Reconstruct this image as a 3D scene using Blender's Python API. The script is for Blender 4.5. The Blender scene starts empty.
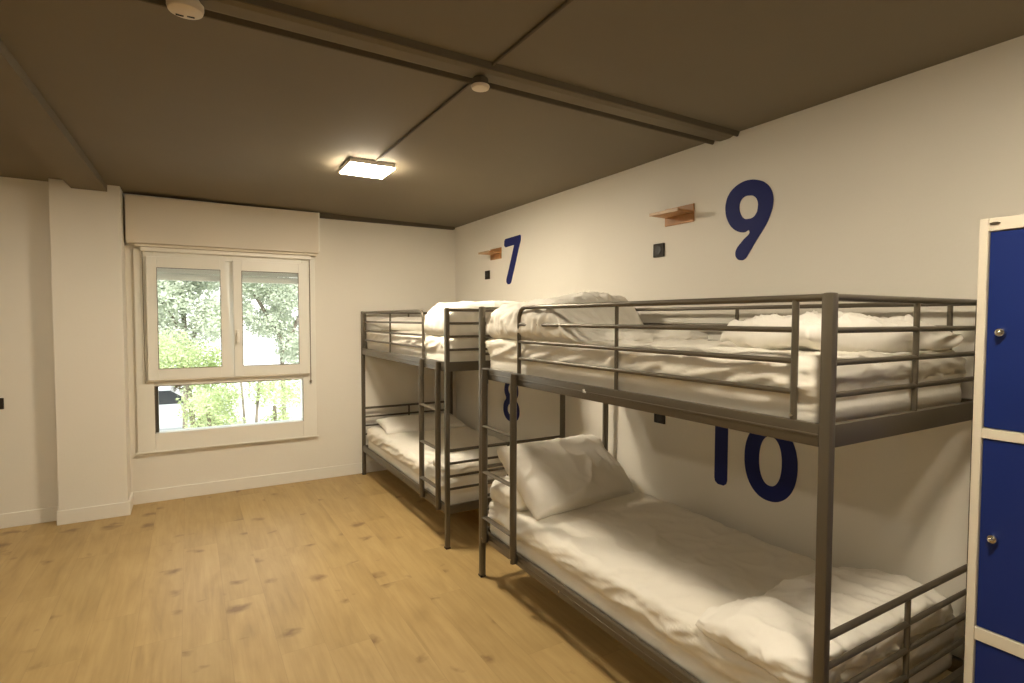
import bpy, bmesh, math, random
from mathutils import Vector, Matrix, noise
PI = math.pi
sc = bpy.context.scene
col = sc.collection
random.seed(7)
V = Vector

# ------------------------------------------------------------------ materials
def mat(name, rgb, rough=.6, metal=0., spec=.5, bump=None, var=None, coat=0.):
    m = bpy.data.materials.new(name); m.use_nodes = True
    nt = m.node_tree; b = nt.nodes['Principled BSDF']
    b.inputs['Base Color'].default_value = (*rgb, 1)
    b.inputs['Roughness'].default_value = rough
    b.inputs['Metallic'].default_value = metal
    b.inputs['Specular IOR Level'].default_value = spec
    if coat: b.inputs['Coat Weight'].default_value = coat
    tc = nt.nodes.new('ShaderNodeTexCoord')
    if var:                                   # (scale, amount): gentle mottling of the colour
        n = nt.nodes.new('ShaderNodeTexNoise'); n.inputs['Scale'].default_value = var[0]; n.inputs['Detail'].default_value = 4
        r = nt.nodes.new('ShaderNodeValToRGB')
        a = var[1]
        r.color_ramp.elements[0].color = (*[c * (1 - a) for c in rgb], 1); r.color_ramp.elements[0].position = .3
        r.color_ramp.elements[1].color = (*[min(1, c * (1 + a)) for c in rgb], 1); r.color_ramp.elements[1].position = .7
        nt.links.new(tc.outputs['Object'], n.inputs['Vector']); nt.links.new(n.outputs['Fac'], r.inputs['Fac'])
        nt.links.new(r.outputs['Color'], b.inputs['Base Color'])
    if bump:                                  # (scale, strength, distance)
        n = nt.nodes.new('ShaderNodeTexNoise'); n.inputs['Scale'].default_value = bump[0]; n.inputs['Detail'].default_value = 5
        bp = nt.nodes.new('ShaderNodeBump'); bp.inputs['Strength'].default_value = bump[1]; bp.inputs['Distance'].default_value = bump[2]
        nt.links.new(tc.outputs['Object'], n.inputs['Vector']); nt.links.new(n.outputs['Fac'], bp.inputs['Height'])
        nt.links.new(bp.outputs['Normal'], b.inputs['Normal'])
    return m

def emit(name, rgb, s):
    m = bpy.data.materials.new(name); m.use_nodes = True
    nt = m.node_tree; nt.nodes.clear()
    e = nt.nodes.new('ShaderNodeEmission'); e.inputs[0].default_value = (*rgb, 1); e.inputs[1].default_value = s
    o = nt.nodes.new('ShaderNodeOutputMaterial'); nt.links.new(e.outputs[0], o.inputs[0])
    return m

M = {}
M['wall'] = mat('wall_paint', (.80, .765, .69), .75, spec=.25, bump=(60, .12, .004), var=(1.1, .012))
M['ceiling'] = mat('ceiling_paint', (.185, .155, .108), .75, spec=.2, bump=(3, .1, .01), var=(.9, .05))
M['trunk'] = mat('trunking_paint', (.115, .096, .070), .8, spec=.15)
M['trim'] = mat('baseboard_paint', (.82, .79, .72), .45, spec=.4)
M['pvc'] = mat('white_window_plastic', (.85, .83, .76), .35, spec=.5)
M['box'] = mat('shutter_box_paint', (.74, .68, .58), .55, spec=.3, var=(.8, .02))
M['gasket'] = mat('dark_gasket', (.22, .18, .14), .6)
M['metal'] = mat('grey_powder_coated_steel', (.120, .101, .073), .34, metal=.4, spec=.55, bump=(160, .08, .001))
M['chrome'] = mat('chrome', (.75, .72, .66), .18, metal=1.)
M['sheet'] = mat('white_sheet_cotton', (.83, .795, .715), .88, spec=.12, bump=(22, .30, .006))
M['duvet'] = mat('white_duvet_cotton', (.85, .82, .75), .88, spec=.12, bump=(16, .35, .008))
M['pillow'] = mat('white_pillowcase_cotton', (.86, .83, .765), .88, spec=.12, bump=(14, .3, .008))
M['blue'] = mat('navy_blue_vinyl', (.013, .020, .125), .55, spec=.2)
M['lockblue'] = mat('blue_locker_enamel', (.007, .024, .165), .38, spec=.4, var=(1.5, .04))
M['lockcream'] = mat('cream_locker_enamel', (.76, .70, .58), .4, spec=.4)
M['black'] = mat('black_plastic', (.030, .024, .018), .6, spec=.25)
M['amberwood'] = mat('orange_plywood', (.42, .21, .08), .45, spec=.3, var=(18, .12))
M['amberedge'] = mat('pale_plywood_edge', (.50, .34, .20), .45, var=(20, .1))
M['detector'] = mat('ivory_detector_plastic', (.72, .63, .50), .45)
M['shutter'] = mat('roller_shutter_slat', (.80, .77, .72), .5)
M['pave'] = mat('pale_pavement', (.62, .61, .58), .9, var=(.6, .1))
M['bark'] = mat('grey_bark', (.20, .165, .13), .9, var=(6, .3))
M['car'] = mat('white_car_paint', (.85, .85, .85), .2)
M['carglass'] = mat('dark_car_glass', (.03, .035, .04), .1)
M['stone'] = mat('pale_render', (.72, .69, .64), .9, var=(1, .08))
M['lamp'] = emit('led_diffuser', (1., .868, .665), 205.)
M['lamp_mid'] = emit('led_diffuser_mid', (1., .868, .665), 125.)
M['lamp_dim'] = emit('led_diffuser_dimmer', (1., .868, .665), 66.)
M['lamp_frame'] = mat('lamp_white_frame', (.85, .83, .78), .4)

def glass_mat():
    m = bpy.data.materials.new('window_glass'); m.use_nodes = True
    nt = m.node_tree; nt.nodes.clear()
    t = nt.nodes.new('ShaderNodeBsdfTransparent'); t.inputs[0].default_value = (.96, .98, .96, 1)
    g = nt.nodes.new('ShaderNodeBsdfGlossy'); g.inputs['Roughness'].default_value = .02
    f = nt.nodes.new('ShaderNodeFresnel'); f.inputs[0].default_value = 1.45
    mx = nt.nodes.new('ShaderNodeMixShader'); o = nt.nodes.new('ShaderNodeOutputMaterial')
    nt.links.new(f.outputs[0], mx.inputs[0]); nt.links.new(t.outputs[0], mx.inputs[1]); nt.links.new(g.outputs[0], mx.inputs[2])
    nt.links.new(mx.outputs[0], o.inputs[0]); return m
M['glass'] = glass_mat()

def leaf_mat(name, a, b_):
    m = bpy.data.materials.new(name); m.use_nodes = True
    nt = m.node_tree; nt.nodes.clear()
    tc = nt.nodes.new('ShaderNodeTexCoord'); n = nt.nodes.new('ShaderNodeTexNoise'); n.inputs['Scale'].default_value = 1.6
    r = nt.nodes.new('ShaderNodeValToRGB'); r.color_ramp.elements[0].position = .35; r.color_ramp.elements[1].position = .65
    r.color_ramp.elements[0].color = (*a, 1); r.color_ramp.elements[1].color = (*b_, 1)
    d = nt.nodes.new('ShaderNodeBsdfDiffuse'); t = nt.nodes.new('ShaderNodeBsdfTranslucent')
    mx = nt.nodes.new('ShaderNodeMixShader'); mx.inputs[0].default_value = .45
    o = nt.nodes.new('ShaderNodeOutputMaterial'); L = nt.links.new
    L(tc.outputs['Object'], n.inputs['Vector']); L(n.outputs['Fac'], r.inputs['Fac']); L(r.outputs['Color'], d.inputs[0]); L(r.outputs['Color'], t.inputs[0])
    L(d.outputs[0], mx.inputs[1]); L(t.outputs[0], mx.inputs[2]); L(mx.outputs[0], o.inputs[0]); return m
M['leaf_pale'] = leaf_mat('pale_leaves', (.42, .46, .36), (.74, .78, .66))
M['leaf_lime'] = leaf_mat('lime_leaves', (.38, .46, .20), (.68, .74, .48))
M['leaf_dark'] = leaf_mat('dark_leaves', (.06, .05, .025), (.16, .12, .06))

def floor_mat():
    m = bpy.data.materials.new('oak_laminate'); m.use_nodes = True
    nt = m.node_tree; b = nt.nodes['Principled BSDF']; N = nt.nodes.new; L = nt.links.new
    tc = N('ShaderNodeTexCoord'); sep = N('ShaderNodeSeparateXYZ'); L(tc.outputs['Object'], sep.inputs[0])
    def math_(op, a, bb=None, c=None):
        n = N('ShaderNodeMath'); n.operation = op
        for i, v in enumerate((a, bb, c)):
            if v is None: continue
            if isinstance(v, (int, float)): n.inputs[i].default_value = v
            else: L(v, n.inputs[i])
        return n.outputs[0]
    W_, LEN = .192, 1.29
    px = math_('DIVIDE', sep.outputs['X'], W_); ix = math_('FLOOR', px); fx = math_('FRACT', px)
    off = math_('FRACT', math_('MULTIPLY', math_('SINE', math_('MULTIPLY', ix, 12.9898)), 43758.5))
    py = math_('ADD', math_('DIVIDE', sep.outputs['Y'], LEN), off); iy = math_('FLOOR', py); fy = math_('FRACT', py)
    cid = N('ShaderNodeCombineXYZ'); L(ix, cid.inputs[0]); L(iy, cid.inputs[1])
    wn = N('ShaderNodeTexWhiteNoise'); wn.noise_dimensions = '3D'; L(cid.outputs[0], wn.inputs['Vector'])
    # grain coordinates, shifted per plank
    sh = N('ShaderNodeVectorMath'); sh.operation = 'SCALE'; L(wn.outputs['Color'], sh.inputs[0]); sh.inputs['Scale'].default_value = 9.
    ad = N('ShaderNodeVectorMath'); ad.operation = 'ADD'; L(tc.outputs['Object'], ad.inputs[0]); L(sh.outputs[0], ad.inputs[1])
    mp = N('ShaderNodeMapping'); mp.inputs['Scale'].default_value = (6., .8, 1.); L(ad.outputs[0], mp.inputs['Vector'])
    g1 = N('ShaderNodeTexNoise'); g1.inputs['Scale'].default_value = 1.6; g1.inputs['Detail'].default_value = 8; g1.inputs['Roughness'].default_value = .62; g1.inputs['Distortion'].default_value = 1.2
    L(mp.outputs[0], g1.inputs['Vector'])
    mp2 = N('ShaderNodeMapping'); mp2.inputs['Scale'].default_value = (60., 3., 1.); L(ad.outputs[0], mp2.inputs['Vector'])
    g2 = N('ShaderNodeTexNoise'); g2.inputs['Scale'].default_value = 1.; g2.inputs['Detail'].default_value = 5; L(mp2.outputs[0], g2.inputs['Vector'])
    g3 = N('ShaderNodeTexNoise'); g3.inputs['Scale'].default_value = 3.4; g3.inputs['Detail'].default_value = 3; g3.inputs['Distortion'].default_value = .8
    mp3 = N('ShaderNodeMapping'); mp3.inputs['Scale'].default_value = (1., .55, 1.); L(ad.outputs[0], mp3.inputs['Vector']); L(mp3.outputs[0], g3.inputs['Vector'])
    mixg = math_('ADD', math_('ADD', math_('MULTIPLY', g1.outputs['Fac'], .48), math_('MULTIPLY', g2.outputs['Fac'], .24)), math_('MULTIPLY', g3.outputs['Fac'], .30))
    rr = N('ShaderNodeValToRGB'); e = rr.color_ramp.elements
    e[0].position = .30; e[0].color = (.30, .20, .082, 1); e[1].position = .74; e[1].color = (.51, .365, .165, 1)
    k = e.new(.46); k.color = (.40, .272, .110, 1); k = e.new(.58); k.color = (.455, .318, .136, 1)
    L(mixg, rr.inputs['Fac'])
    # per plank tint
    t1 = N('ShaderNodeMix'); t1.data_type = 'RGBA'; t1.blend_type = 'MULTIPLY'; t1.inputs['Factor'].default_value = 1.
    pr = N('ShaderNodeValToRGB'); pr.color_ramp.elements[0].color = (.95, .95, .94, 1); pr.color_ramp.elements[1].color = (1.04, 1.04, 1.05, 1)
    L(wn.outputs['Value'], pr.inputs['Fac']); L(rr.outputs['Color'], t1.inputs['A']); L(pr.outputs['Color'], t1.inputs['B'])
    # knots
    mk = N('ShaderNodeMapping'); mk.inputs['Scale'].default_value = (3.6, 4.4, 1.); L(ad.outputs[0], mk.inputs['Vector'])
    nd = N('ShaderNodeTexNoise'); nd.inputs['Scale'].default_value = 2.6; nd.inputs['Detail'].default_value = 3.; L(mk.outputs[0], nd.inputs['Vector'])
    vd = N('ShaderNodeVectorMath'); vd.operation = 'SCALE'; vd.inputs['Scale'].default_value = .55; L(nd.outputs['Color'], vd.inputs[0])
    va = N('ShaderNodeVectorMath'); va.operation = 'ADD'; L(mk.outputs[0], va.inputs[0]); L(vd.outputs[0], va.inputs[1])
    vo = N('ShaderNodeTexVoronoi'); vo.voronoi_dimensions = '2D'; vo.inputs['Scale'].default_value = 1.; L(va.outputs[0], vo.inputs['Vector'])
    wk = N('ShaderNodeTexWhiteNoise'); L(vo.outputs['Color'], wk.inputs['Vector'])
    size = math_('MULTIPLY_ADD', math_('POWER', wk.outputs['Value'], 1.6), .30, -.09)
    kn = N('ShaderNodeMapRange'); L(math_('SUBTRACT', size, vo.outputs['Distance']), kn.inputs['Value'])
    kn.inputs['From Min'].default_value = -.05; kn.inputs['From Max'].default_value = .12
    t2 = N('ShaderNodeMix'); t2.data_type = 'RGBA'; L(math_('MULTIPLY', kn.outputs[0], .72), t2.inputs['Factor']); L(t1.outputs['Result'], t2.inputs['A']); t2.inputs['B'].default_value = (.16, .082, .030, 1)
    # seams
    sx = math_('MINIMUM', fx, math_('SUBTRACT', 1., fx)); sy = math_('MINIMUM', fy, math_('SUBTRACT', 1., fy))
    s1 = math_('LESS_THAN', sx, .007); s2 = math_('LESS_THAN', sy, .0012); s = math_('MAXIMUM', s1, s2)
    t3 = N('ShaderNodeMix'); t3.data_type = 'RGBA'; L(math_('MULTIPLY', s, .22), t3.inputs['Factor']); L(t2.outputs['Result'], t3.inputs['A']); t3.inputs['B'].default_value = (.20, .12, .05, 1)
    L(t3.outputs['Result'], b.inputs['Base Color'])
    b.inputs['Roughness'].default_value = .42; b.inputs['Specular IOR Level'].default_value = .38
    bp = N('ShaderNodeBump'); bp.inputs['Strength'].default_value = .15; bp.inputs['Distance'].default_value = .002; L(mixg, bp.inputs['Height']); L(bp.outputs['Normal'], b.inputs['Normal'])
    return m
M['floor'] = floor_mat()

# ------------------------------------------------------------------ mesh helpers
class MB:
    def __init__(s): s.bm = bmesh.new()
    def box(s, a, b, bev=0.):
        a, b = [min(x, y) for x, y in zip(a, b)], [max(x, y) for x, y in zip(a, b)]
        r = bmesh.ops.create_cube(s.bm, size=1.)
        for v in r['verts']: v.co = V([(a[i] + b[i]) / 2 + v.co[i] * (b[i] - a[i]) for i in range(3)])
        if bev:
            es = list({e for v in r['verts'] for e in v.link_edges})
            bmesh.ops.bevel(s.bm, geom=es, offset=bev, segments=2, affect='EDGES', profile=.6)
        return s
    def tube(s, pts, r, n=12, cap=True, flat=None):
        """sweep a circle (or ellipse with flat=(rx, ry, up)) along pts"""
        pts = [V(p) for p in pts]; rings = []
        up0 = V(flat[2]) if flat else None
        prev = None
        for i, p in enumerate(pts):
            t = (pts[min(i + 1, len(pts) - 1)] - pts[max(i - 1, 0)]).normalized()
            if up0 is not None: u = (up0 - t * up0.dot(t)).normalized()
            else:
                ref = prev if prev else (V((0, 0, 1)) if abs(t.z) < .9 else V((1, 0, 0)))
                u = (ref - t * ref.dot(t)).normalized(); prev = u
            w = t.cross(u)
            ru, rw = (flat[0], flat[1]) if flat else (r, r)
            rings.append([s.bm.verts.new(p + u * ru * math.cos(2 * PI * k / n) + w * rw * math.sin(2 * PI * k / n)) for k in range(n)])
        for a, b in zip(rings, rings[1:]):
            for k in range(n): s.bm.faces.new((a[k], a[(k + 1) % n], b[(k + 1) % n], b[k]))
        if cap: s.bm.faces.new(rings[0][::-1]); s.bm.faces.new(rings[-1])
        return s
    def lathe(s, prof, c, axis='z', n=32):
        rings = []
        for r, h in prof:
            ring = []
            for k in range(n):
                a = 2 * PI * k / n; x, y = r * math.cos(a), r * math.sin(a)
                p = {'z': (x, y, h), 'x': (h, x, y), 'y': (x, h, y)}[axis]
                ring.append(s.bm.verts.new(V(c) + V(p)))
            rings.append(ring)
        for a, b in zip(rings, rings[1:]):
            for k in range(n): s.bm.faces.new((a[k], a[(k + 1) % n], b[(k + 1) % n], b[k]))
        s.bm.faces.new(rings[0][::-1]); s.bm.faces.new(rings[-1]); return s
    def prism(s, poly, vec):
        vec = V(vec)
        a = [s.bm.verts.new(V(p)) for p in poly]; b = [s.bm.verts.new(V(p) + vec) for p in poly]; n = len(a)
        s.bm.faces.new(a[::-1]); s.bm.faces.new(b)
        for k in range(n): s.bm.faces.new((a[k], a[(k + 1) % n], b[(k + 1) % n], b[k]))
        return s
    def build(s, name, m, parent=None, loc=None, smooth=False, wn=True):
        bmesh.ops.recalc_face_normals(s.bm, faces=s.bm.faces)
        me = bpy.data.meshes.new(name); s.bm.to_mesh(me); s.bm.free()
        if loc is not None:
            me.transform(Matrix.Translation(-V(loc)))
        if smooth:
            for p in me.polygons: p.use_smooth = True
            try: me.set_sharp_from_angle(angle=math.radians(42))
            except Exception: pass
        for mm in (m if isinstance(m, (list, tuple)) else [m]): me.materials.append(mm)
        o = bpy.data.objects.new(name, me); col.objects.link(o)
        if loc is not None: o.location = loc
        if parent: o.parent = parent
        return o

def tag(o, label=None, cat=None, group=None, kind=None):
    if label: o['label'] = label
    if cat: o['category'] = cat
    if group: o['group'] = group
    if kind: o['kind'] = kind
    return o
def empty(name, loc, label, cat, group=None):
    o = bpy.data.objects.new(name, None); o.empty_display_size = .1; col.objects.link(o); o.location = loc
    return tag(o, label, cat, group)

# ------------------------------------------------------------------ the room
XL, YN = -6.2, -8.4              # left wall and wall behind the camera
def zc(x): return 2.462 + .012 * (-x)   # the ceiling rises a little to the left
T = .25
def struct(mb, name, m, **k):
    o = mb.build(name, m, **k); o['kind'] = 'structure'; return o

struct(MB().box((XL - T, YN - T, -.2), (T, T, 0)), 'floor', M['floor'])
cm = MB(); cm.prism([(XL - T, YN - T, zc(XL - T)), (T, YN - T, zc(T)), (T, YN - T, 2.8), (XL - T, YN - T, 2.8)], (0, T - YN + T, 0))
struct(cm, 'ceiling', M['ceiling'])
struct(MB().box((0, YN - T, 0), (T, T, 2.60)), 'wall_right', M['wall'])
struct(MB().box((XL - T, YN - T, 0), (XL, T, 2.60)), 'wall_left', M['wall'])
struct(MB().box((XL - T, YN - T, 0), (T, YN, 2.60)), 'wall_near', M['wall'])
# back wall with its window opening
wx0, wx1, wz0, wz1 = -2.775, -1.465, .46, 2.07
bw = MB()
bw.box((XL, 0, 0), (wx0, T, 2.6)); bw.box((wx1, 0, 0), (0, T, 2.6)); bw.box((wx0, 0, 0), (wx1, T, wz0)); bw.box((wx0, 0, wz1), (wx1, T, 2.6))
struct(bw, 'wall_back', M['wall'])
struct(MB().box((XL, -.14, 0), (-3.285, 0, 2.6)), 'wall_recess', M['wall'])
struct(MB().box((-3.285, -.265, 0), (-2.868, 0, 2.6), .003), 'wall_pillar', M['wall'])
# ceiling beam
bmb = MB(); bmb.prism([(-3.157, -.2655, 2.447), (-2.945, -.2655, 2.447), (-2.945, -.2655, 2.60), (-3.157, -.2655, 2.60)], (.021 * YN, YN + .2655, 0))
struct(bmb, 'trim_ceiling_beam', M['ceiling'])
# dark strip on top of the back wall, right of the shutter box
struct(MB().box((-1.392, -.055, 2.437), (-.028, 0, 2.50), .003), 'trim_back_ceiling', M['trunk'])
# baseboards
def base(a, b, name): struct(MB().box((*a, 0), (*b, .105), .004), name, M['trim'])
base((-2.855, -.014), (-.001, 0), 'baseboard_back')
base((-3.297, -.279), (-2.855, -.265), 'baseboard_pillar')
struct(MB().box((-2.868, -.265, 0), (-2.855, -.0, .105)), 'baseboard_pillar_side', M['trim'])
base((XL, -.154), (-3.2975, -.14), 'baseboard_recess')
base((-.014, YN), (0, -.0145), 'baseboard_right')
base((XL, YN), (XL + .014, -.155), 'baseboard_left')

# ------------------------------------------------------------------ window
win = bpy.data.objects.new('window_1', None); col.objects.link(win); win.location = (-2.12, 0, .42); win['kind'] = 'structure'
tag(win, 'white plastic window with two upper casements over a fixed lower pane', None)
def wp(mb, name, m, parent=None, **k):
    o = mb.build(name, m, **k); o.parent = parent or win
    o.matrix_parent_inverse = Matrix.Translation(-V(win.location)) if not parent else Matrix.Identity(4)
    return o
f = MB(); Y0, Y1 = -.028, .10
f.box((-2.812, Y0, .422), (-2.69, Y1, 2.062), .004); f.box((-1.545, Y0, .422), (-1.428, Y1, 2.062), .004)
f.box((-2.6895, Y0, .422), (-1.5455, Y1, .568), .004); f.box((-2.6895, Y0, .955), (-1.5455, Y1, 1.0), .004); f.box((-2.6895, Y0, 1.995), (-1.5455, Y1, 2.062), .004)
f.box((-2.17, .005, 1.0005), (-2.05, .06, 1.9945), .003)
wp(f, 'window_frame', M['pvc'])
s_ = MB(); s_.box((-2.83, -.036, .412), (-1.41, -.0285, .424), .002); wp(s_, 'window_bottom_trim', M['pvc'])
def sash(x0, x1, gx0, gx1, taper, nm):
    z0, z1, gz0, gz1 = 1.008, 2.005, 1.098, 1.915
    a, b = -.062, -.03
    m_ = MB()
    m_.box((x0, a, z0), (gx0, b, z1), .004)
    m_.box((gx0, a, z0), (gx1, b, gz0), .003); m_.box((gx0, a, gz1), (gx1, b, z1), .003)
    if taper:   # right stile narrows towards the top, leaving the wedge shaped gap
        m_.prism([(gx1, a, z0), (x1, a, z0), (x1 - taper, a, z1), (gx1, a, z1)], (0, b - a, 0))
    else: m_.box((gx1, a, z0), (x1, b, z1), .004)
    o = wp(m_, 'casement', M['pvc'])
    g = MB(); g.box((gx0 + .0, -.048, gz0), (gx1, -.044, gz1)); gg = wp(g, 'pane', M['glass'])
    k = MB()
    for (p, q) in (((gx0 - .003, gz0 - .003), (gx0 + .002, gz1 + .003)), ((gx1 - .002, gz0 - .003), (gx1 + .003, gz1 + .003)),
                   ((gx0, gz0 - .003), (gx1, gz0 + .002)), ((gx0, gz1 - .002), (gx1, gz1 + .003))):
        k.box((p[0], a - .0015, p[1]), (q[0], a + .006, q[1]))
    wp(k, 'glazing_seal', M['gasket'])
    return o
sash(-2.728, -2.116, -2.655, -2.204, .048, 'l')
sash(-2.106, -1.499, -2.038, -1.58, 0, 'r')
h = MB(); h.box((-2.09, -.075, 1.35), (-2.065, -.062, 1.41), .003); h.box((-2.086, -.095, 1.37), (-2.07, -.07, 1.39), .003); h.box((-2.088, -.1, 1.30), (-2.068, -.088, 1.39), .004)
wp(h, 'casement_handle', M['pvc'])
c = MB(); c.box((-2.735, -.0605, .9985), (-1.492, -.03, 1.0065)); wp(c, 'rebate_seal', M['box'])
c = MB(); c.box((-2.69, .01, .567), (-1.545, .016, .956)); wp(c, 'lower_pane', M['glass'])
c = MB(); c.box((-2.69, .02, .567), (-2.668, .09, .956)); wp(c, 'shutter_guide', M['gasket'])
c = MB(); c.box((-2.69, -.032, .951), (-1.545, -.02, .957)); c.box((-2.692, -.031, .566), (-2.688, -.02, .957)); c.box((-1.548, -.031, .566), (-1.544, -.02, .957)); wp(c, 'lower_seal', M['gasket'])
sh = MB()
for k in range(5): sh.box((-2.7, .10, 1.842 + .045 * k), (-1.53, .115, 1.884 + .045 * k), .004)
sh.box((-2.7, .095, 1.826), (-1.53, .12, 1.842), .003)
wp(sh, 'roller_shutter', M['shutter'])
for cx_, zb in ((-2.752, .985), (-1.478, .94)):
    cc = MB(); cc.tube([(cx_, -.045, 2.05), (cx_, -.045, zb)], .0035, 8); o = wp(cc, 'blind_cord', M['gasket'])
cc = MB(); cc.lathe([(.003, .012), (.009, .005), (.011, -.010), (.004, -.018)], (-1.478, -.045, .935), n=12); wp(cc, 'cord_weight', M['gasket'])
# shutter box above
sb = bpy.data.objects.new('shutter_box', None); col.objects.link(sb); sb.location = (-2.13, 0, 2.09)
tag(sb, 'cream roller shutter box across the top of the window, under the ceiling', 'shutter box')
def sp(mb, name, m):
    o = mb.build(name, m); o.parent = sb; o.matrix_parent_inverse = Matrix.Translation(-V(sb.location)); return o
sp(MB().box((-2.852, -.115, 2.100), (-1.408, -.0005, 2.466), .006), 'box_cover', M['box'])
sp(MB().box((-2.800, -.085, 2.078), (-1.420, -.0005, 2.0995), .004), 'lower_ledge', M['box'])
sp(MB().box((-2.765, -.065, 2.0425), (-1.465, -.0285, 2.0775), .008), 'blind_cassette', M['pvc'])
sp(MB().box((-1.4075, -.10, 2.115), (-1.394, -.0005, 2.470), .003), 'end_cap', M['pvc'])

# ------------------------------------------------------------------ things on walls
def plate_numeral(name, polys, label, loc):
    """numeral cut from 4 mm board standing on the right wall: polys = list of (outer, [holes]) in (y, z)"""
    cu = bpy.data.curves.new(name, 'CURVE'); cu.dimensions = '2D'; cu.fill_mode = 'BOTH'; cu.extrude = .002
    for loop, smooth in polys:
        sp_ = cu.splines.new('BEZIER'); sp_.bezier_points.add(len(loop) - 1); sp_.use_cyclic_u = True
        for bp_, (y, z) in zip(sp_.bezier_points, loop):
            bp_.co = (-(y - loc[1]), z - loc[2], 0); bp_.handle_left_type = bp_.handle_right_type = 'AUTO' if smooth else 'VECTOR'
        sp_.resolution_u = 6
    tmp = bpy.data.objects.new('tmp', cu); col.objects.link(tmp)
    dg = bpy.context.evaluated_depsgraph_get(); dg.update()
    me = bpy.data.meshes.new_from_object(tmp.evaluated_get(dg)); bpy.data.objects.remove(tmp)
    me.name = name
    # curve x -> world -y, curve y -> world z, normal -> world -x
    R_ = Matrix(((0, 0, -1), (-1, 0, 0), (0, 1, 0))).to_4x4(); me.transform(R_)
    me.materials.clear(); me.materials.append(M['blue'])
    o = bpy.data.objects.new(name, me); col.objects.link(o); o.location = loc
    if label: tag(o, label, 'number')
    return o
def ell(cy, cz, ry, rz, n=20, p=2., rot=0.):
    out = []
    for k in range(n):
        a = 2 * PI * k / n; c_, s_ = math.cos(a), math.sin(a)
        y = ry * math.copysign(abs(c_) ** (2 / p), c_); z = rz * math.copysign(abs(s_) ** (2 / p), s_)
        out.append((cy + y * math.cos(rot) - z * math.sin(rot), cz + y * math.sin(rot) + z * math.cos(rot)))
    return out
n9o = [(-3.508, 1.807), (-3.481, 1.821), (-3.473, 1.845), (-3.48, 1.868), (-3.515, 1.906), (-3.553, 1.951), (-3.524, 1.947), (-3.49, 1.954), (-3.451, 1.98), (-3.422, 2.022), (-3.408, 2.07), (-3.41, 2.115), (-3.427, 2.154), (-3.461, 2.184), (-3.504, 2.201), (-3.551, 2.204), (-3.596, 2.194), (-3.637, 2.172), (-3.666, 2.139), (-3.68, 2.102), (-3.681, 2.059), (-3.67, 2.019), (-3.65, 1.976), (-3.62, 1.933), (-3.585, 1.886), (-3.554, 1.841), (-3.531, 1.813)]
n9i = [(-3.548, 2.011), (-3.522, 2.016), (-3.5, 2.042), (-3.491, 2.076), (-3.498, 2.108), (-3.52, 2.126), (-3.548, 2.127), (-3.578, 2.117), (-3.597, 2.09), (-3.599, 2.06), (-3.591, 2.032), (-3.571, 2.014)]
n7 = [(-1.325, 2.220), (-1.334, 2.205), (-1.330, 2.171), (-1.288, 2.081), (-1.237, 1.965), (-1.188, 1.860), (-1.172, 1.826), (-1.150, 1.812), (-1.115, 1.812), (-1.091, 1.832), (-1.091, 1.857), (-1.132, 1.940), (-1.180, 2.045), (-1.226, 2.146), (-1.076, 2.141), (-1.054, 2.152), (-1.050, 2.165), (-1.054, 2.200), (-1.070, 2.214)]
LX = -.0021
plate_numeral('numeral_nine', [(n9o, True), (n9i, True)], 'large navy blue numeral 9 high on the white wall above the near bunk bed', (LX, -3.55, 2.0))
plate_numeral('numeral_seven', [(n7, False)], 'navy blue numeral 7 high on the wall above the far bunk bed', (LX, -1.2, 2.0))
ten = empty('numeral_ten', (LX, -3.6, .8), 'navy blue numeral 10 on the wall between the tiers of the near bunk bed', 'number')
def digit(nm, polys, loc):
    o = plate_numeral(nm, polys, None, loc); o.location = V(loc) - V(ten.location); o.parent = ten; return o
one = [(-3.365, .655), (-3.370, .636), (-3.388, .624), (-3.424, .624), (-3.440, .636), (-3.446, .655), (-3.446, .995), (-3.385, .997), (-3.31, .985), (-3.290, .965), (-3.300, .945), (-3.365, .950)]
digit('digit_one', [(one, False)], (LX, -3.4, .8))
digit('digit_zero', [(ell(-3.692, .811, .142, .193, 24, 2.15), True), (ell(-3.694, .815, .062, .122, 20, 2.2), True)], (LX, -3.69, .8))
plate_numeral('numeral_eight', [(ell(-1.178, .708, .137, .104, 24, 2.1) if False else
    [(-1.05, .66), (-1.10, .617), (-1.178, .603), (-1.255, .617), (-1.306, .66), (-1.316, .715), (-1.300, .765), (-1.268, .803),
     (-1.292, .845), (-1.296, .895), (-1.270, .950), (-1.225, .983), (-1.178, .992), (-1.131, .983), (-1.086, .950), (-1.060, .895), (-1.064, .845), (-1.088, .803), (-1.056, .765), (-1.040, .715)], True),
    (ell(-1.178, .709, .066, .052, 16), True), (ell(-1.178, .888, .055, .048, 16), True)], 'navy blue numeral 8 seen behind the ladder, between the tiers of the far bunk', (LX, -1.18, .8))

def socket(y, z, label):
    e = empty('wall_socket', (0, y, z), label, 'socket')
    MB().box((-.011, -.043, -.040), (-.0005, .043, .040), .003).build('cover_plate', M['black'], e)
    m_ = MB(); m_.lathe([(.024, -.0135), (.024, -.0112)], (0, 0, 0), 'x', 20); m_.build('socket_ring', mat('socket_grey', (.012, .010, .008), .5), e)
    return e
socket(-2.937, 1.918, 'black wall socket below the wooden wall ledge left of numeral 9')
socket(-.735, 1.920, 'small black wall socket below the wooden ledge left of numeral 7')
socket(-2.960, .922, 'black wall socket half hidden under the upper side rail of the near bunk')
socket(-.70, .935, 'black wall socket low in the far bunk, seen past the near bunk ladder top')
e = empty('wall_switch', (-3.632, -.14, .898), 'dark wall switch cut by the left edge of the photo, on the recessed wall', 'switch')
MB().box((-.04, -.010, -.040), (.04, -.0005, .040), .003).build('cover_plate', M['black'], e)
MB().box((-.028, -.014, -.028), (.028, -.0102, .028), .002).build('rocker', M['black'], e)

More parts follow.
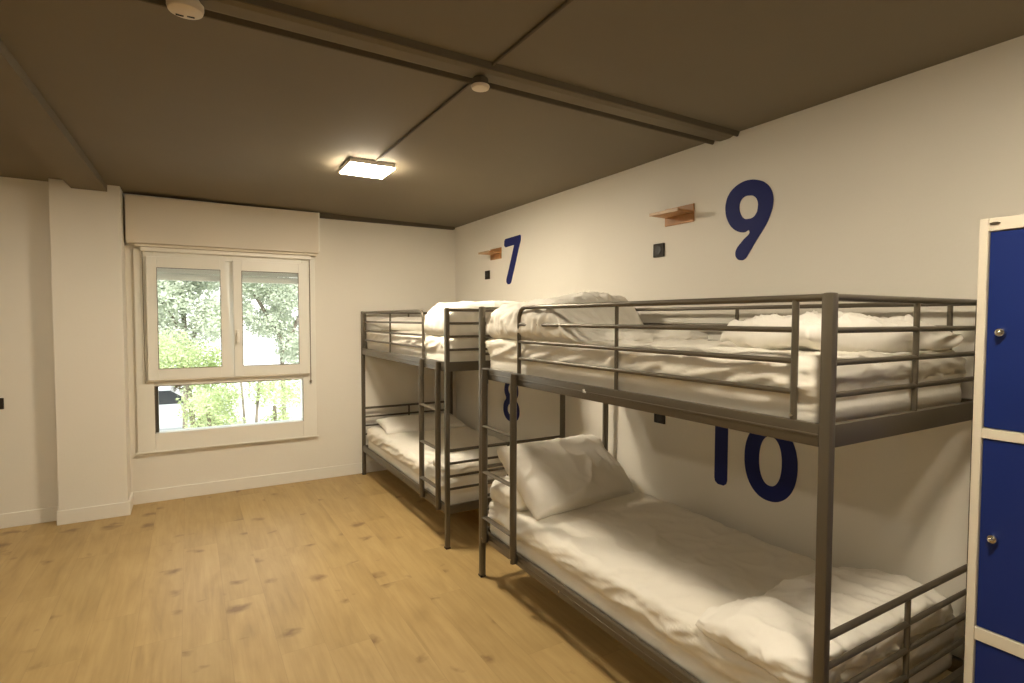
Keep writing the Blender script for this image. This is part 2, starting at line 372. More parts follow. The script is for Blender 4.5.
def ledge(y0, y1, zt, label):
    """small plywood ledge: back board on the wall and a shelf board standing out of it"""
    e = empty('wall_ledge', (0, (y0 + y1) / 2, zt), label, 'wall shelf', 'bedside wall ledges')
    hw = abs(y1 - y0) / 2
    MB().box((-.010, -hw, -.055), (-.0005, hw, .045), .002).build('back_board', M['amberwood'], e)
    MB().box((-.125, -hw, -.006), (-.0102, hw, .006), .002).build('shelf_board', M['amberwood'], e)
    MB().box((-.134, -hw, -.008), (-.1252, hw, .010), .002).build('front_edge', M['amberedge'], e)
    return e
ledge(-2.985, -3.20, 2.105, 'small orange wooden wall ledge left of numeral 9')
ledge(-.80, -1.0, 2.105, 'small orange wooden wall ledge left of numeral 7')

# ------------------------------------------------------------------ things on the ceiling
def lamp(x, y, label, dm='lamp'):
    z = zc(x); e = empty('ceiling_lamp', (x, y, z - .001), label, 'ceiling lamp', None)
    MB().box((-.140, -.140, -.030), (.140, .140, -.001), .004).build('lamp_body', M['lamp_frame'], e)
    MB().box((-.138, -.138, -.038), (.138, .138, -.0302), .004).build('diffuser', M[dm], e)
    return e
lamp(-1.445, -1.835, 'square white surface mounted ceiling lamp, lit, near the back wall')
for (x, y, l) in ((-1.44, -5.0, 'square lit ceiling lamp above the near end of the bunk row'),
                  (-3.80, -1.9, 'square lit ceiling lamp left of the ceiling beam near the back wall'),
                  (-3.80, -5.0, 'square lit ceiling lamp left of the ceiling beam beside the camera')):
    lamp(x, y, l, 'lamp_mid' if x > -2 else 'lamp_dim')
# trunking: two angle strips across the ceiling and a flat band between them
tr = empty('ceiling_trunking', (-1.5, -3.41, zc(-1.5)), 'brown metal trunking of two parallel strips across the ceiling', 'trunking')
def along(y, prof, name, x0=-6.19, x1=-.001, m='trunk', dx=0):
    mb = MB()
    a = [mb.bm.verts.new((x0 + 1.5, y + 3.41 + dy, zc(x0) - zc(-1.5) + dz)) for dy, dz in prof]
    b = [mb.bm.verts.new((x1 + 1.5, y + 3.41 + dy, zc(x1) - zc(-1.5) + dz)) for dy, dz in prof]
    n = len(a); mb.bm.faces.new(a); mb.bm.faces.new(b[::-1])
    for k in range(n): mb.bm.faces.new((a[k], b[k], b[(k + 1) % n], a[(k + 1) % n]))
    mb.build(name, M[m], tr)
V_ = [(-.014, -.0005), (.014, -.0005), (.004, -.022), (-.004, -.022)]
along(-3.318, V_, 'angle_strip'); along(-3.472, V_, 'angle_strip')
along(-3.395, [(-.060, -.0005), (.060, -.0005), (.052, -.011), (.030, -.018), (-.030, -.018), (-.052, -.011)], 'centre_band', m='ceiling')
cn = MB()
cn.tube([(-1.428, -1.99, zc(-1.41) - .006), (-1.412, YN + .02, zc(-1.41) - .006)], .006, 10)
o = cn.build('ceiling_conduit', M['trunk'], loc=(-1.4, -3.3, zc(-1.4)), smooth=True)
tag(o, 'thin dark cable conduit running along the ceiling from the lit lamp', 'conduit')
def detector(x, y, r, label, slots):
    z = zc(x); e = empty('smoke_detector', (x, y, z), label, 'smoke detector')
    MB().lathe([(r * .80, -.0255), (r * .84, -.030), (r * .84, -.038 if slots else -.052)], (0, 0, 0)).build('mounting_base', M['trunk'] if not slots else M['detector'], e, smooth=True)
    MB().lathe([(r, -.0385), (r * 1.0, -.050), (r * .93, -.060), (r * .6, -.066), (.001, -.068)] if slots else [(r * .97, -.0525), (r, -.056), (r * .9, -.064), (.001, -.067)], (0, 0, 0)).build('sensor_head', M['detector'], e, smooth=True)
    m_ = MB()
    m_.lathe([(.012, -.0255), (.012, -.0005)], (0, 0, 0)).build('stem', M['trunk'], e)
    if slots:
        s1 = MB(); s1.box((-.026, .012, -.0685), (-.005, .019, -.062)); s1.box((.004, .008, -.0685), (.024, .014, -.062)); s1.build('vent_slot', M['black'], e)
    return e
detector(-2.432, -3.400, .050, 'round ivory smoke detector with two slots at the top edge of the photo', True)
detector(-1.428, -3.385, .037, 'small round ivory detector where the ceiling conduit crosses the trunking', False)

# ------------------------------------------------------------------ bunk beds
W, LB = .920, 2.008
RZ = (1.565, 1.478, 1.391, 1.305)
LZ = (.645, .560, .475, .390)
def bunk(x0, ystart, m, label, tl=.408):
    """m=+1: ladder end at ystart, bed runs towards the camera; m=-1: mirrored"""
    root = empty('bunk_bed', (x0, ystart - m * 1.0, 0), label, 'bunk bed', None)
    Yl = lambda t: -m * (t - 1.0)              # local y
    def P(x, t, z): return (x, Yl(t), z)
    met = M['metal']
    def bx(mb, a, b, bev=.003): mb.box(P(*a), P(*b), bev)
    pw = .0155
    for x in (0, W):
        for t in (0, LB):
            mb = MB()
            s = 1 if x == 0 else -1; d = 1 if t == 0 else -1
            bx(mb, (x - .015, t - pw, 0), (x + .015, t + pw, 1.578), .008)
            bx(mb, (x + s * .0150 - .004, t + d * .003 - .008, .004), (x + s * .0150 + .004, t + d * .003 + .008, 1.574), .003)
            bx(mb, (x - .008, t + d * .0150 - .004, .004), (x + .008, t + d * .0150 + .004, 1.574), .003)
            p = mb.build('post', met, root, smooth=True)
            q = MB(); q.box(P(x - .017, t - pw - .003, 0), P(x + .017, t + pw + .003, .012), .004); q.build('foot_cap', M['black'], p)
    for zt, zb in ((1.227, 1.165), (.284, .228)):
        for x in (0, W):
            mb = MB(); bx(mb, (x - .011, pw + .0005, zb), (x + .011, LB - pw - .0005, zt), .004)
            bx(mb, (x - .0135, pw + .002, (zt + zb) / 2 - .004), (x + .0135, LB - pw - .002, (zt + zb) / 2 + .004), .003)
            r_ = mb.build('side_rail', met, root, smooth=True)
            if x == 0 and zt < 1:
                bm_ = MB(); bm_.lathe([(.001, -.0035), (.005, -.002), (.0055, .001)], P(-.014, .80, (zt + zb) / 2), 'x', 10)
                bm_.build('bolt', M['chrome'], r_, smooth=True)
        for t in (0, LB):
            mb = MB(); bx(mb, (.0145, t - .011, zb), (W - .0145, t + .011, zt), .004); mb.build('end_rail', met, root, smooth=True)
        mb = MB()
        for k in range(1, 12): mb.box(P(.0115, k * LB / 12 - .015, zb + .002), P(W - .0115, k * LB / 12 + .015, zb + .012), .002)
        mb.build('mattress_slats', met, root)
    # end guards: four rails and a middle upright on each tier
    for zs, z0 in ((RZ, 1.2275), (LZ,   .2845)):
        for t in (0, LB):
            for i, z in enumerate(zs):
                mb = MB(); r = .0105 if i == 0 else .0085
                mb.tube([P(.012, t, z), P(W - .012, t, z)], r, 12); mb.build('end_bar', met, root, smooth=True)
            mb = MB(); mb.tube([P(W / 2, t, z0), P(W / 2, t, zs[0])], .0085, 12); mb.build('end_upright', met, root, smooth=True)
    # long guard with a rounded end, front
    tc, tm, te = .418, 1.165, 1.912
    zt = RZ[0]
    mb = MB(); R_ = .06
    arc = [P(0, tc + R_ - R_ * math.sin(a), zt - R_ + R_ * math.cos(a)) for a in [k * PI / 2 / 8 for k in range(9)]]
    mb.tube([P(0, LB - .012, zt)] + arc + [P(0, tc, 1.2275)], .0105, 12); mb.build('guard_rail', met, root, smooth=True)
    for z in RZ[1:]:
        mb = MB(); mb.tube([P(0, te, z), P(0, tc, z)], .0085, 12); mb.build('guard_bar', met, root, smooth=True)
    for t in (tm, te):
        mb = MB(); mb.tube([P(0, t, 1.2275), P(0, t, zt)], .0095 if t == te else .008, 12); mb.build('guard_upright', met, root, smooth=True)
    # wall side guard
    mb = MB(); mb.tube([P(W, .012, zt), P(W, LB - .012, zt)], .0095, 12); mb.build('guard_rail', met, root, smooth=True)
    for z in RZ[1:]:
        mb = MB(); mb.tube([P(W, .09, z), P(W, te, z)], .008, 12); mb.build('guard_bar', met, root, smooth=True)
    for t in (.09, 1.01, te):
        mb = MB(); mb.tube([P(W, t, 1.2275), P(W, t, zt)], .009, 12); mb.build('guard_upright', met, root, smooth=True)
    # ladder
    for t in (.086, tl):
        mb = MB()
        mb.tube([P(-.0245, t, 1.224), P(-.0255, t, 1.217), P(-.0275, t, 1.15), P(-.0285, t, 1.08), P(-.0285, t, .36), P(-.0275, t, .28), P(-.0250, t, .240)], 0, 18, flat=(.0190, .0160, (1, 0, 0)))
        s = mb.build('ladder_stile', met, root, smooth=True)
        q = MB(); q.lathe([(.001, -.004), (.0055, -.002), (.006, .003)], P(-.0460, t, .262), 'x', 10); q.build('bolt', M['chrome'], s, smooth=True)
    for z in (.905, .645, .385):
        mb = MB(); mb.tube([P(-.030, .095, z), P(-.030, tl - .007, z)], 0, 12, flat=(.0075, .0175, (0, 0, 1))); mb.build('ladder_rung', met, root, smooth=True)
    # bright bolts where the top rails meet the outer post
    for (x, t, z, ax) in ((0, LB - .0205, 1.572, 'y'), (.0205, LB, 1.572, 'x'), (-.010, 1.912, 1.240, 'x')):
        mb = MB(); mb.lathe([(.0040, -.003), (.0042, .003)], P(x, t, z), ax, 10); mb.build('bolt', M['chrome'], root, smooth=True)
    return root, P
near, NP = bunk(-.982, -2.526, 1, 'grey metal bunk bed nearest the camera, ladder at its far end')
far, FP = bunk(-1.000, -2.064, -1, 'grey metal bunk bed in the back corner, behind the near bunk', .385)
# tiny pale size mark on the near upper side rail
mb = MB()
for (a, b) in (((0, 0), (0, .016)), ((-.004, .011), (.006, .011)), ((.008, 0), (.008, .016)), ((.008, .008), (.015, .006)), ((.015, .006), (.015, 0))):
    a3 = V((0, -a[0], a[1])); b3 = V((0, -b[0], b[1])); mb.tube([a3, b3], .0012, 6)
st = mb.build('rail_mark', M['pillow'], near); st.location = (-.0158, .026, 1.194); st['label'] = 'tiny white letter mark on the rail'

# ------------------------------------------------------------------ bedding
def sm(a, b, x): t = max(0, min(1, (x - a) / (b - a))); return t * t * (3 - 2 * t)
def fbm(p, o=3):
    s, a, t = 0., 1., 0.
    for k in range(o): s += a * noise.noise(p); t += a; p = p * 2.03 + V((3.1, 7.7, 1.3)); a *= .5
    return s / t
def ridge(p): return (1 - min(1., abs(noise.noise(p)) * 2.2)) ** 2.2
def rbox_bm(hx, hy, hz, r, step=.022, stepz=.02):
    bm = bmesh.new(); nx, ny, nz = max(4, int(2 * hx / step)), max(4, int(2 * hy / step)), max(4, int(2 * hz / stepz))
    vd = {}
    def v(i, j, k):
        key = (i, j, k)
        if key not in vd:
            p = V((-hx + 2 * hx * i / nx, -hy + 2 * hy * j / ny, -hz + 2 * hz * k / nz))
            q = V((max(-hx + r, min(hx - r, p.x)), max(-hy + r, min(hy - r, p.y)), max(-hz + r, min(hz - r, p.z))))
            d = p - q
            if d.length > 1e-9: p = q + d.normalized() * r
            vd[key] = bm.verts.new(p)
        return vd[key]
    def face(*a):
        try: bm.faces.new(a)
        except ValueError: pass
    for i in range(nx):
        for j in range(ny):
            for k in (0, nz): face(v(i, j, k), v(i + 1, j, k), v(i + 1, j + 1, k), v(i, j + 1, k))
    for i in range(nx):
        for k in range(nz):
            for j in (0, ny): face(v(i, j, k), v(i + 1, j, k), v(i + 1, j, k + 1), v(i, j, k + 1))
    for j in range(ny):
        for k in range(nz):
            for i in (0, nx): face(v(i, j, k), v(i, j + 1, k), v(i, j + 1, k + 1), v(i, j, k + 1))
    bmesh.ops.recalc_face_normals(bm, faces=bm.faces); bm.normal_update(); return bm
def cloth(name, bm, fn, m, loc, rot=None, label=None, cat=None, group=None, parent=None):
    bm.normal_update()
    new = [fn(v.co.copy(), v.normal.copy()) for v in bm.verts]
    for v, c_ in zip(bm.verts, new): v.co = c_
    bmesh.ops.recalc_face_normals(bm, faces=bm.faces)
    me = bpy.data.meshes.new(name); bm.to_mesh(me); bm.free(); me.materials.append(m)
    for p in me.polygons: p.use_smooth = True
    o = bpy.data.objects.new(name, me); col.objects.link(o); o.location = loc
    if rot: o.rotation_euler = rot
    if label: tag(o, label, cat, group)
    if parent: o.parent = parent
    return o

def mattress(x0, x1, y0, y1, z0, z1, seed, label, amp=.010, flare=False):
    cx_, cy_, cz_ = (x0 + x1) / 2, (y0 + y1) / 2, (z0 + z1) / 2
    hx, hy, hz = (x1 - x0) / 2, abs(y1 - y0) / 2, (z1 - z0) / 2
    S = V((seed * 3.7, seed * 1.9, seed))
    def fn(p, n):
        q = p + S
        d = 0.
        side = max(0, 1 - abs(n.z) * 1.3)
        top = max(0, n.z)
        zz = (p.z + hz) / (2 * hz)
        w1 = V((.25 * fbm(q * 2.), .25 * fbm(q * 2. + V((9, 0, 0))), 0)) 
        q = q + w1 * .5
        fold = sm(.40, .60, zz)
        d += side * amp * 1.0 * ridge(V((q.x * 5 + p.z * 8, q.y * 5 + p.z * 14, q.z * 2))) * (.12 + .88 * fold)
        d += side * amp * .55 * ridge(V((q.x * 12 - p.z * 20, q.y * 12 + p.z * 26, 5.))) * (.15 + .85 * fold)
        d += side * .005 * fold
        endm = math.exp(-((hy - abs(p.y)) / .09) ** 2)                # puckered corners where the sheet is gathered
        d *= 1 - .70 * max(0, abs(n.y) - .3)
        d += side * endm * amp * .22 * math.sin(p.z * 230 + q.x * 50 + q.y * 50) * (1 - abs(n.y))
        d += top * amp * (.8 * fbm(q * 3.) + .8 * ridge(V((q.x * 4.5 + q.y * 2, q.y * 3.2 - q.x, 0))) + .5 * ridge(V((q.x * 9 + q.y * 4, q.y * 7 - q.x * 5, 4.))))
        d -= side * .004 * math.exp(-((zz - .42) / .05) ** 2)
        if flare:
            g = math.exp(-(((p.x + hx) / .10) ** 2 + ((hy - p.y) / .16) ** 2 + ((hz - p.z) / .06) ** 2))
            p = p + V((-.018, .030, .0)) * g
        return p + n * (d - amp * .8)
    return cloth('mattress', rbox_bm(hx, hy, hz, .040, .0125, .0095), fn, M['sheet'], (cx_, cy_, cz_), None, label, 'mattress')
mattress(-.968, -.084, -2.552, -4.512, 1.186, 1.405, 1, 'sheeted mattress on the upper tier of the near bunk', .014, True)
mattress(-.969, -.084, -2.552, -4.512, .243, .470, 2, 'sheeted mattress on the lower tier of the near bunk', .014)
mattress(-.985, -.102, -.092, -2.038, 1.186, 1.395, 3, 'sheeted mattress on the upper tier of the far bunk', .012)
mattress(-.985, -.102, -.092, -2.038, .243, .470, 4, 'sheeted mattress on the lower tier of the far bunk', .012)

def mound(name, m, x0, x1, y0, y1, zb, hfn, seed, amp, label, cat, r=.04, step=.016, group=None):
    """soft folded cloth lying on zb, thickness given by hfn(u, v) with u across, v along (0..1)"""
    cx_, cy_ = (x0 + x1) / 2, (y0 + y1) / 2; hx, hy = abs(x1 - x0) / 2, abs(y1 - y0) / 2; hz = .10
    S = V((seed * 2.3, seed * 5.1, seed * .7))
    def fn(p, n):
        u = (p.x + hx) / (2 * hx); v = 1 - (p.y + hy) / (2 * hy)      # v=0 at far (+y) end
        zz = (p.z + hz) / (2 * hz)
        h_ = max(.02, hfn(u, v))
        q = p + S
        t = max(0, n.z); s = 1 - abs(n.z)
        q = q + V((fbm(q * 2.5), fbm(q * 2.5 + V((5, 5, 5))), 0)) * .12
        d = amp * (1.2 * fbm(q * 4.) + 1.0 * ridge(V((q.x * 7, q.y * 3.5 + q.x * 2, q.z * 3))) + .6 * ridge(V((q.x * 9 + q.y * 7, q.y * 10 - q.x * 5, q.z * 6))) + .25 * ridge(q * 22.))
        dd = n * d; 
        if zz < .25: dd.z = max(0, dd.z)
        out = V((p.x, p.y, zz * h_)) + V((dd.x, dd.y, dd.z * (.25 + .75 * zz)))
        # softened outline
        out.x += amp * 1.2 * fbm(V((q.y * 5, zz, 3.3))) ; out.y += amp * 1.6 * fbm(V((q.x * 5, zz * 1.5, 9.3)))
        out.z = max(0., out.z)
        return out
    return cloth(name, rbox_bm(hx, hy, hz, min(.075, hz * .98), .011, .011), fn, m, (cx_, cy_, zb), None, label, cat, group)

# folded duvet at the ladder end of the near upper bed: tall at the far end, sloping down towards the camera
mound('folded_duvet', M['duvet'], -.972, -.10, -2.545, -3.42, 1.388,
      lambda u, v: (.185 + .062 * sm(.1, .6, u)) * (1 - .84 * sm(.72 - .50 * u, 1.05 - .50 * u, v)), 1, .018,
      'thick folded white duvet at the ladder end of the near upper bed', 'duvet')
mound('folded_duvet', M['duvet'], -.985, -.12, -1.56, -2.035, 1.380,
      lambda u, v: (.215 + .03 * math.sin(u * 3)) * (.72 + .28 * sm(.0, .4, v)), 5, .010,
      'puffy folded white duvet at the ladder end of the far upper bed', 'duvet')
mound('folded_duvet', M['duvet'], -.965, -.14, -2.556, -2.86, .458,
      lambda u, v: .135, 7, .012, 'folded white duvet under the leaning pillow of the near lower bed', 'duvet')
mound('folded_duvet', M['duvet'], -.990, -.115, -4.10, -4.505, .450,
      lambda u, v: (.102 - .025 * sm(.6, 1, u)) * (.45 + .55 * sm(0, .4, v)), 9, .015,
      'bright rumpled white duvet at the camera end of the near lower bed', 'duvet')
mound('folded_duvet', M['duvet'], -.975, -.15, -1.70, -2.030, .455,
      lambda u, v: .075 + .03 * u, 11, .010, 'low folded white duvet at the ladder end of the far lower bed', 'duvet')

def pillow(lx, ly, h, seed, loc, rot, label, amp=.010, hf=.25):
    bm = bmesh.new(); n, m_ = 84, 60; S = V((seed * 4.1, seed * 2.7, seed))
    def pt(i, j, s):
        u = -1 + 2 * i / n; v = -1 + 2 * j / m_
        e = max(0., (1 - abs(u) ** 2.6)) * max(0., (1 - abs(v) ** 2.6))
        t = e ** .38
        # edges bow inwards between the corners
        x = u * lx / 2 * (1 - .055 * (1 - v * v) * abs(u) ** 3 * 0 - .06 * (1 - abs(v)) * 0) * (1 - .05 * (1 - v ** 2) * (abs(u) ** 6))
        y = v * ly / 2 * (1 - .07 * (1 - u ** 2) * (abs(v) ** 6))
        q = V((x, y, s)) + S
        q = q + V((fbm(q * 3.), fbm(q * 3. + V((5, 5, 5))), 0)) * .14
        w = amp * (1.8 * fbm(q * 3.6) + 1.0 * ridge(V((q.x * 3.2 + q.y * 2, q.y * 4.2 - q.x * 1.5, q.z))) + hf * ridge(V((q.x * 9, q.y * 8 + q.x * 4, 2.))))
        z = s * (h / 2 * t + w * (.25 + .75 * t) * (1 if s > 0 else .3)) if e > 0 else .004 * noise.noise(q * 6)
        # ripples gathered near the edge
        z += amp * .8 * noise.noise(V((x * 16, y * 16, seed))) * (1 - t)
        return V((x, y, z))
    top = [[bm.verts.new(pt(i, j, 1)) for j in range(m_ + 1)] for i in range(n + 1)]
    bot = [[top[i][j] if i in (0, n) or j in (0, m_) else bm.verts.new(pt(i, j, -1)) for j in range(m_ + 1)] for i in range(n + 1)]
    for i in range(n):
        for j in range(m_):
            bm.faces.new((top[i][j], top[i + 1][j], top[i + 1][j + 1], top[i][j + 1]))
            try: bm.faces.new((bot[i][j], bot[i][j + 1], bot[i + 1][j + 1], bot[i + 1][j]))
            except ValueError: pass
    return cloth('pillow', bm, lambda p, nn: p, M['pillow'], loc, rot, label, 'pillow')
D = math.radians
pillow(.80, .46, .22, 2, (-.560, -2.795, .618), (D(40), D(2), D(10)), 'plump white pillow leaning at the ladder end of the near lower bed', .020)
pillow(.63, .44, .110, 3, (-.455, -4.245, 1.440), (D(-2), D(2), D(-16)), 'crumpled white pillow at the camera end of the near upper bed', .030, 1.1)
pillow(.80, .44, .13, 6, (-.53, -.36, 1.452), (D(3), 0, D(3)), 'white pillow at the back wall end of the far upper bed', .012)
pillow(.78, .42, .10, 8, (-.53, -.36, .505), (D(6), 0, D(-4)), 'flat white pillow at the back wall end of the far lower bed', .010)

# ------------------------------------------------------------------ locker
lk = empty('locker', (-.25, -5.088, 0), 'tall cream metal locker with blue doors at the right edge of the photo', 'locker')
def lp(mb, name, m, parent=None, **k): return mb.build(name, m, parent or lk, **k)
fx0, yA, HT = -.25, .414, 1.790      # local: front at x=-.25, far edge at y=+.414 (world -4.666)
b = MB()
b.box((-.232, -.376, .0), (.235, .414, HT), .003)
lp(b, 'locker_body', M['lockcream'])
fr = MB()
dw = .353
cols = [(.392, .392 - dw), (.392 - dw - .03, .392 - 2 * dw - .03)]
zs = [(.038, .586), (.624, 1.171), (1.200, 1.754)]
fr.box((-.252, .3925, .0), (-.2325, .414, HT), .003)
fr.box((-.252, cols[0][1] - .0295, .0), (-.2325, cols[0][1] - .0005, HT), .003)
fr.box((-.252, -.376, .0), (-.2325, cols[1][1] - .0005, HT), .003)
for (ya, yb) in cols:
    for z0, z1 in ((0, .0375), (.5865, .6235), (1.1715, 1.1995), (1.7545, HT)): fr.box((-.2515, yb, z0), (-.2325, ya, z1), .002)
lp(fr, 'front_frame', M['lockcream'])
for (ya, yb) in cols:
    for z0, z1 in zs:
        d = MB(); d.box((-.246, yb + .002, z0 + .002), (-.2326, ya - .002, z1 - .002), .002)
        dr = lp(d, 'door', M['lockblue'])
        zl = z0 + (z1 - z0) * .49
        k = MB(); k.lathe([(.0105, -.262), (.0125, -.259), (.0125, -.252), (.008, -.247), (.008, -.2462)], (0, ya - .035, zl), 'x', 20)
        k.lathe([(.004, -.274), (.0065, -.272), (.0065, -.2625)], (0, ya - .035, zl), 'x', 12)
        lp(k, 'lock_knob', M['chrome'], dr, smooth=True)
g = MB(); g.lathe([(.009, -.001), (.009, .0015)], (0, 0, 0), 'x', 16); g2 = lp(g, 'rivet', M['chrome']); g2.scale = (1, 1.4, .45); g2.location = (-.2535, .378, HT - .016)

# ------------------------------------------------------------------ outside
GZ = -2.1
gr = MB().box((-40, .9, GZ - .05), (40, 80, GZ)); o = struct(gr, 'ground', M['pave'])
def foliage(name, blobs, n, size, m, trunk, loc, label, cat, group=None, seed=0):
    rnd = random.Random(seed)
    e = empty(name, loc, label, cat, group)
    bm = bmesh.new(); L0 = V(loc)
    tot = sum(b_[1][0] * b_[1][1] * b_[1][2] for b_ in blobs) ** 1
    for (c_, r_) in blobs:
        k = int(n * (r_[0] * r_[1] * r_[2]) / tot)
        for _ in range(k):
            d = V((rnd.gauss(0, 1), rnd.gauss(0, 1), rnd.gauss(0, 1))).normalized()
            rr = rnd.random() ** .45
            lump = 1 + .30 * noise.noise(d * 2.6 + V(c_))
            p = V(c_) + V((d.x * r_[0], d.y * r_[1], d.z * r_[2])) * rr * lump
            s = size * rnd.uniform(.6, 1.4)
            a = V((rnd.gauss(0, 1), rnd.gauss(0, 1), rnd.gauss(0, .7))).normalized(); bb = a.cross(V((rnd.gauss(0, 1), rnd.gauss(0, 1), rnd.gauss(0, 1)))).normalized()
            p -= L0
            vs = [bm.verts.new(p + a * s * .5), bm.verts.new(p + bb * s * .24), bm.verts.new(p - a * s * .5), bm.verts.new(p - bb * s * .24)]
            bm.faces.new(vs)
    me = bpy.data.meshes.new('leaves'); bm.to_mesh(me); bm.free(); me.materials.append(m)
    o = bpy.data.objects.new('leaves', me); col.objects.link(o); o.parent = e
    t = MB()
    for pts, r in trunk:
        pp = [V(q) - L0 for q in pts]; t.tube(pp, r, 8)
    t.build('trunk', M['bark'], e, smooth=True)
    return e
# trees stand 5-14 m beyond the glass
def fl(name, x, y, blobs, n, size, m, label, cat, trunks, seed):
    foliage(name, blobs, n, size, m, trunks, (x, y, GZ), label, cat, None, seed)
fl('leafy_tree', -2.6, 11.0, [((-3.0, 11.0, 2.1), (.80, .8, .75)), ((-2.2, 11.3, 2.7), (.75, .8, .6)), ((-1.9, 11.0, 1.5), (.55, .6, .6)), ((-2.9, 11.0, .9), (.8, .6, .6)), ((-2.5, 11.0, 3.4), (1.2, .8, .5))], 24000, .095, M['leaf_pale'],
   'pale leafy tree seen through the left casement above the lime bush', 'tree',
   [([(-2.6, 11.4, GZ), (-2.5, 11.4, .6), (-2.6, 11.4, 2.6)], .06), ([(-2.5, 11.0, .6), (-2.1, 11.1, 1.7)], .05), ([(-2.55, 11.0, 1.0), (-3.0, 11.0, 2.0)], .05)], 3)
fl('leafy_tree', .0, 12.0, [((-.9, 12.0, 2.5), (.65, .8, .5)), ((.0, 12.0, 2.2), (.7, .8, .55)), ((-.3, 12.2, 1.35), (.75, .7, .45)), ((.25, 12.0, .65), (.5, .7, .6)), ((-1.1, 12.1, 1.7), (.35, .6, .35)), ((-.3, 12.0, 3.3), (1.2, .8, .45))], 19000, .095, M['leaf_pale'],
   'pale leafy tree with white gaps, filling the view through the right casement', 'tree',
   [([(.0, 12.4, GZ), (-.05, 12.4, .8), (-.2, 12.4, 2.8)], .06), ([(-.05, 12., .8), (-.8, 12.0, 2.2)], .05), ([(-.05, 12., .5), (.4, 12.0, 1.6)], .05)], 4)
fl('leafy_bush', -2.45, 7.2, [((-2.75, 7.2, .75), (.50, .5, .52)), ((-2.15, 7.3, .55), (.48, .5, .50)), ((-2.25, 7.2, -.2), (.42, .45, .6))], 8000, .06, M['leaf_lime'],
   'lime green bush low in the left casement, in front of the pale tree', 'bush', [([(-2.45, 7.2, GZ), (-2.4, 7.2, -.6), (-2.5, 7.2, .6)], .05)], 5)
fl('leafy_bush', -1.05, 5.6, [((-1.30, 5.6, .22), (.30, .35, .34)), ((-.88, 5.6, .12), (.36, .35, .34)), ((-1.05, 5.6, -.45), (.3, .35, .35))], 3600, .05, M['leaf_lime'],
   'feathery green bush behind the right half of the lower pane', 'bush',
   [([(-1.62, 5.55, GZ), (-1.60, 5.6, -.4), (-1.66, 5.6, .55)], .020), ([(-1.40, 5.5, GZ), (-1.42, 5.5, -.3), (-1.34, 5.6, .5)], .024), ([(-1.05, 5.6, GZ), (-1.1, 5.6, -.1)], .03)], 6)
fl('leafy_bush', -2.3, 5.0, [((-2.22, 5.0, .10), (.27, .35, .24)), ((-1.90, 5.0, .20), (.26, .3, .28)), ((-2.0, 5.05, -.28), (.36, .35, .32))], 3600, .05, M['leaf_lime'],
   'bright green bush behind the left half of the lower pane', 'bush', [([(-2.2, 5.0, GZ), (-2.15, 5.0, -.6), (-2.2, 5.0, .1)], .03)], 7)
fl('leafy_bush', -3.7, 17.5, [((-4.1, 17.5, -.72), (.7, .6, .45)), ((-3.1, 17.5, -.72), (.6, .6, .45))], 1500, .15, M['leaf_dark'],
   'dark brown shrub at the upper left corner of the lower pane', 'bush', [([(-3.7, 17.5, GZ), (-3.7, 17.5, -.4)], .08)], 8)
# parked car
car = empty('parked_car', (-3.3, 14.8, GZ), 'white parked car glimpsed at the left of the lower pane', 'car')
c_ = MB(); c_.prism([(-2.0, -.85, .35), (2.0, -.85, .35), (2.05, -.85, .75), (1.9, -.85, .95), (1.0, -.85, 1.05), (-1.6, -.85, 1.05), (-2.05, -.85, .85)], (0, 1.7, 0)); c_.build('car_body', M['car'], car)
c_ = MB(); c_.prism([(-1.5, -.75, 1.05), (.95, -.75, 1.05), (.35, -.75, 1.45), (-1.0, -.75, 1.45)], (0, 1.5, 0)); c_.build('cabin_glass', M['carglass'], car)
c_ = MB(); c_.box((-1.0, -.74, 1.4505), (.35, .74, 1.48), .01); c_.build('car_roof', M['car'], car)
for x in (-1.3, 1.3):
    for y in (-.87, .67):
        w = MB(); w.lathe([(.20, 0), (.33, .01), (.33, .19), (.2, .2)], (x, y, .33), 'y', 20); w.build('wheel', M['black'], car, smooth=True)

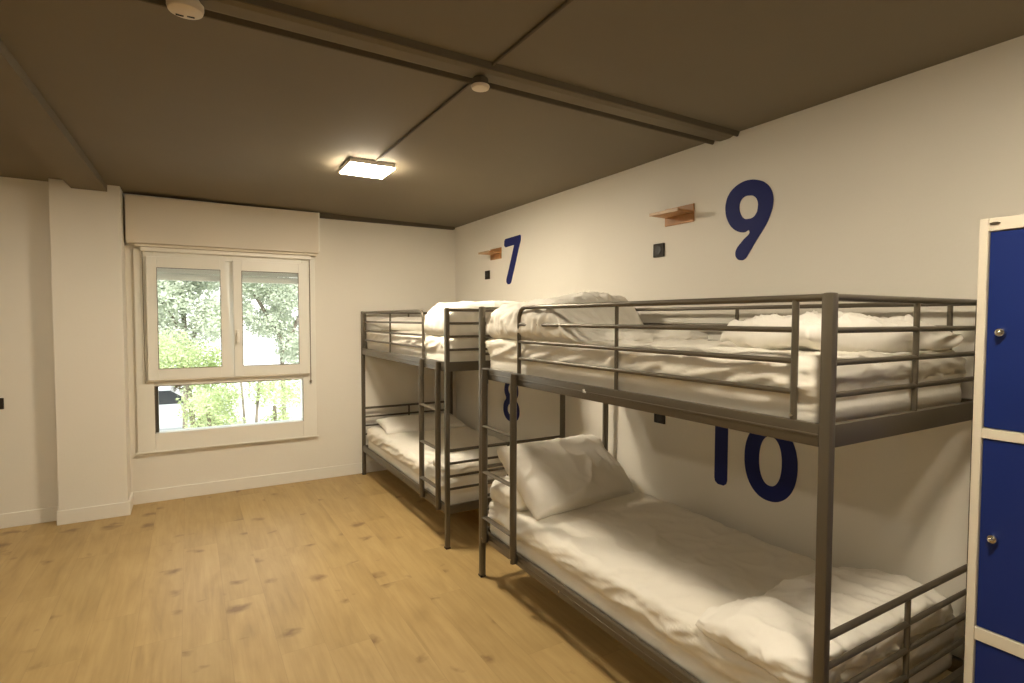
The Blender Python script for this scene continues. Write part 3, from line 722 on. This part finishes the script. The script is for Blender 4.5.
# ------------------------------------------------------------------ light
w = bpy.data.worlds.new('World'); sc.world = w; w.use_nodes = True
bg = w.node_tree.nodes['Background']
tc = w.node_tree.nodes.new('ShaderNodeTexCoord'); sx = w.node_tree.nodes.new('ShaderNodeSeparateXYZ'); rp = w.node_tree.nodes.new('ShaderNodeValToRGB')
w.node_tree.links.new(tc.outputs['Generated'], sx.inputs[0]); w.node_tree.links.new(sx.outputs['Z'], rp.inputs['Fac']); w.node_tree.links.new(rp.outputs['Color'], bg.inputs[0])
rp.color_ramp.elements[0].color = (1, .99, .95, 1); rp.color_ramp.elements[1].color = (.75, .85, 1, 1)
bg.inputs[1].default_value = 2.3
su = bpy.data.lights.new('sun', 'SUN'); su.energy = 7.0; su.angle = .02; su.color = (1, .96, .88)
so = bpy.data.objects.new('sun', su); col.objects.link(so); so.location = (0, -5, 10); so.rotation_euler = (D(38), 0, D(18))

# ------------------------------------------------------------------ camera
cam = bpy.data.cameras.new('camera'); co = bpy.data.objects.new('camera', cam); col.objects.link(co); sc.camera = co
cam.sensor_width = 36; cam.sensor_fit = 'HORIZONTAL'; cam.lens = 36 * 554.876 / 1024; cam.clip_start = .05; cam.clip_end = 200
yw, pt_, rl = D(30.2318), D(-2.3203), D(.0923)
F = V((math.sin(yw) * math.cos(pt_), math.cos(yw) * math.cos(pt_), math.sin(pt_))); Rr = V((math.cos(yw), -math.sin(yw), 0)); U = Rr.cross(F)
R2 = Rr * math.cos(rl) + U * math.sin(rl); U2 = -Rr * math.sin(rl) + U * math.cos(rl)
co.matrix_world = Matrix(((R2.x, U2.x, -F.x, -2.4419), (R2.y, U2.y, -F.y, -5.3761), (R2.z, U2.z, -F.z, 1.5066), (0, 0, 0, 1)))

sc.view_settings.view_transform = 'Standard'; sc.view_settings.look = 'None'
sc.view_settings.exposure = .10; sc.view_settings.gamma = 1.; sc.view_settings.use_curve_mapping = False
sc.cycles.max_bounces = 10; sc.cycles.diffuse_bounces = 6; sc.cycles.transparent_max_bounces = 24
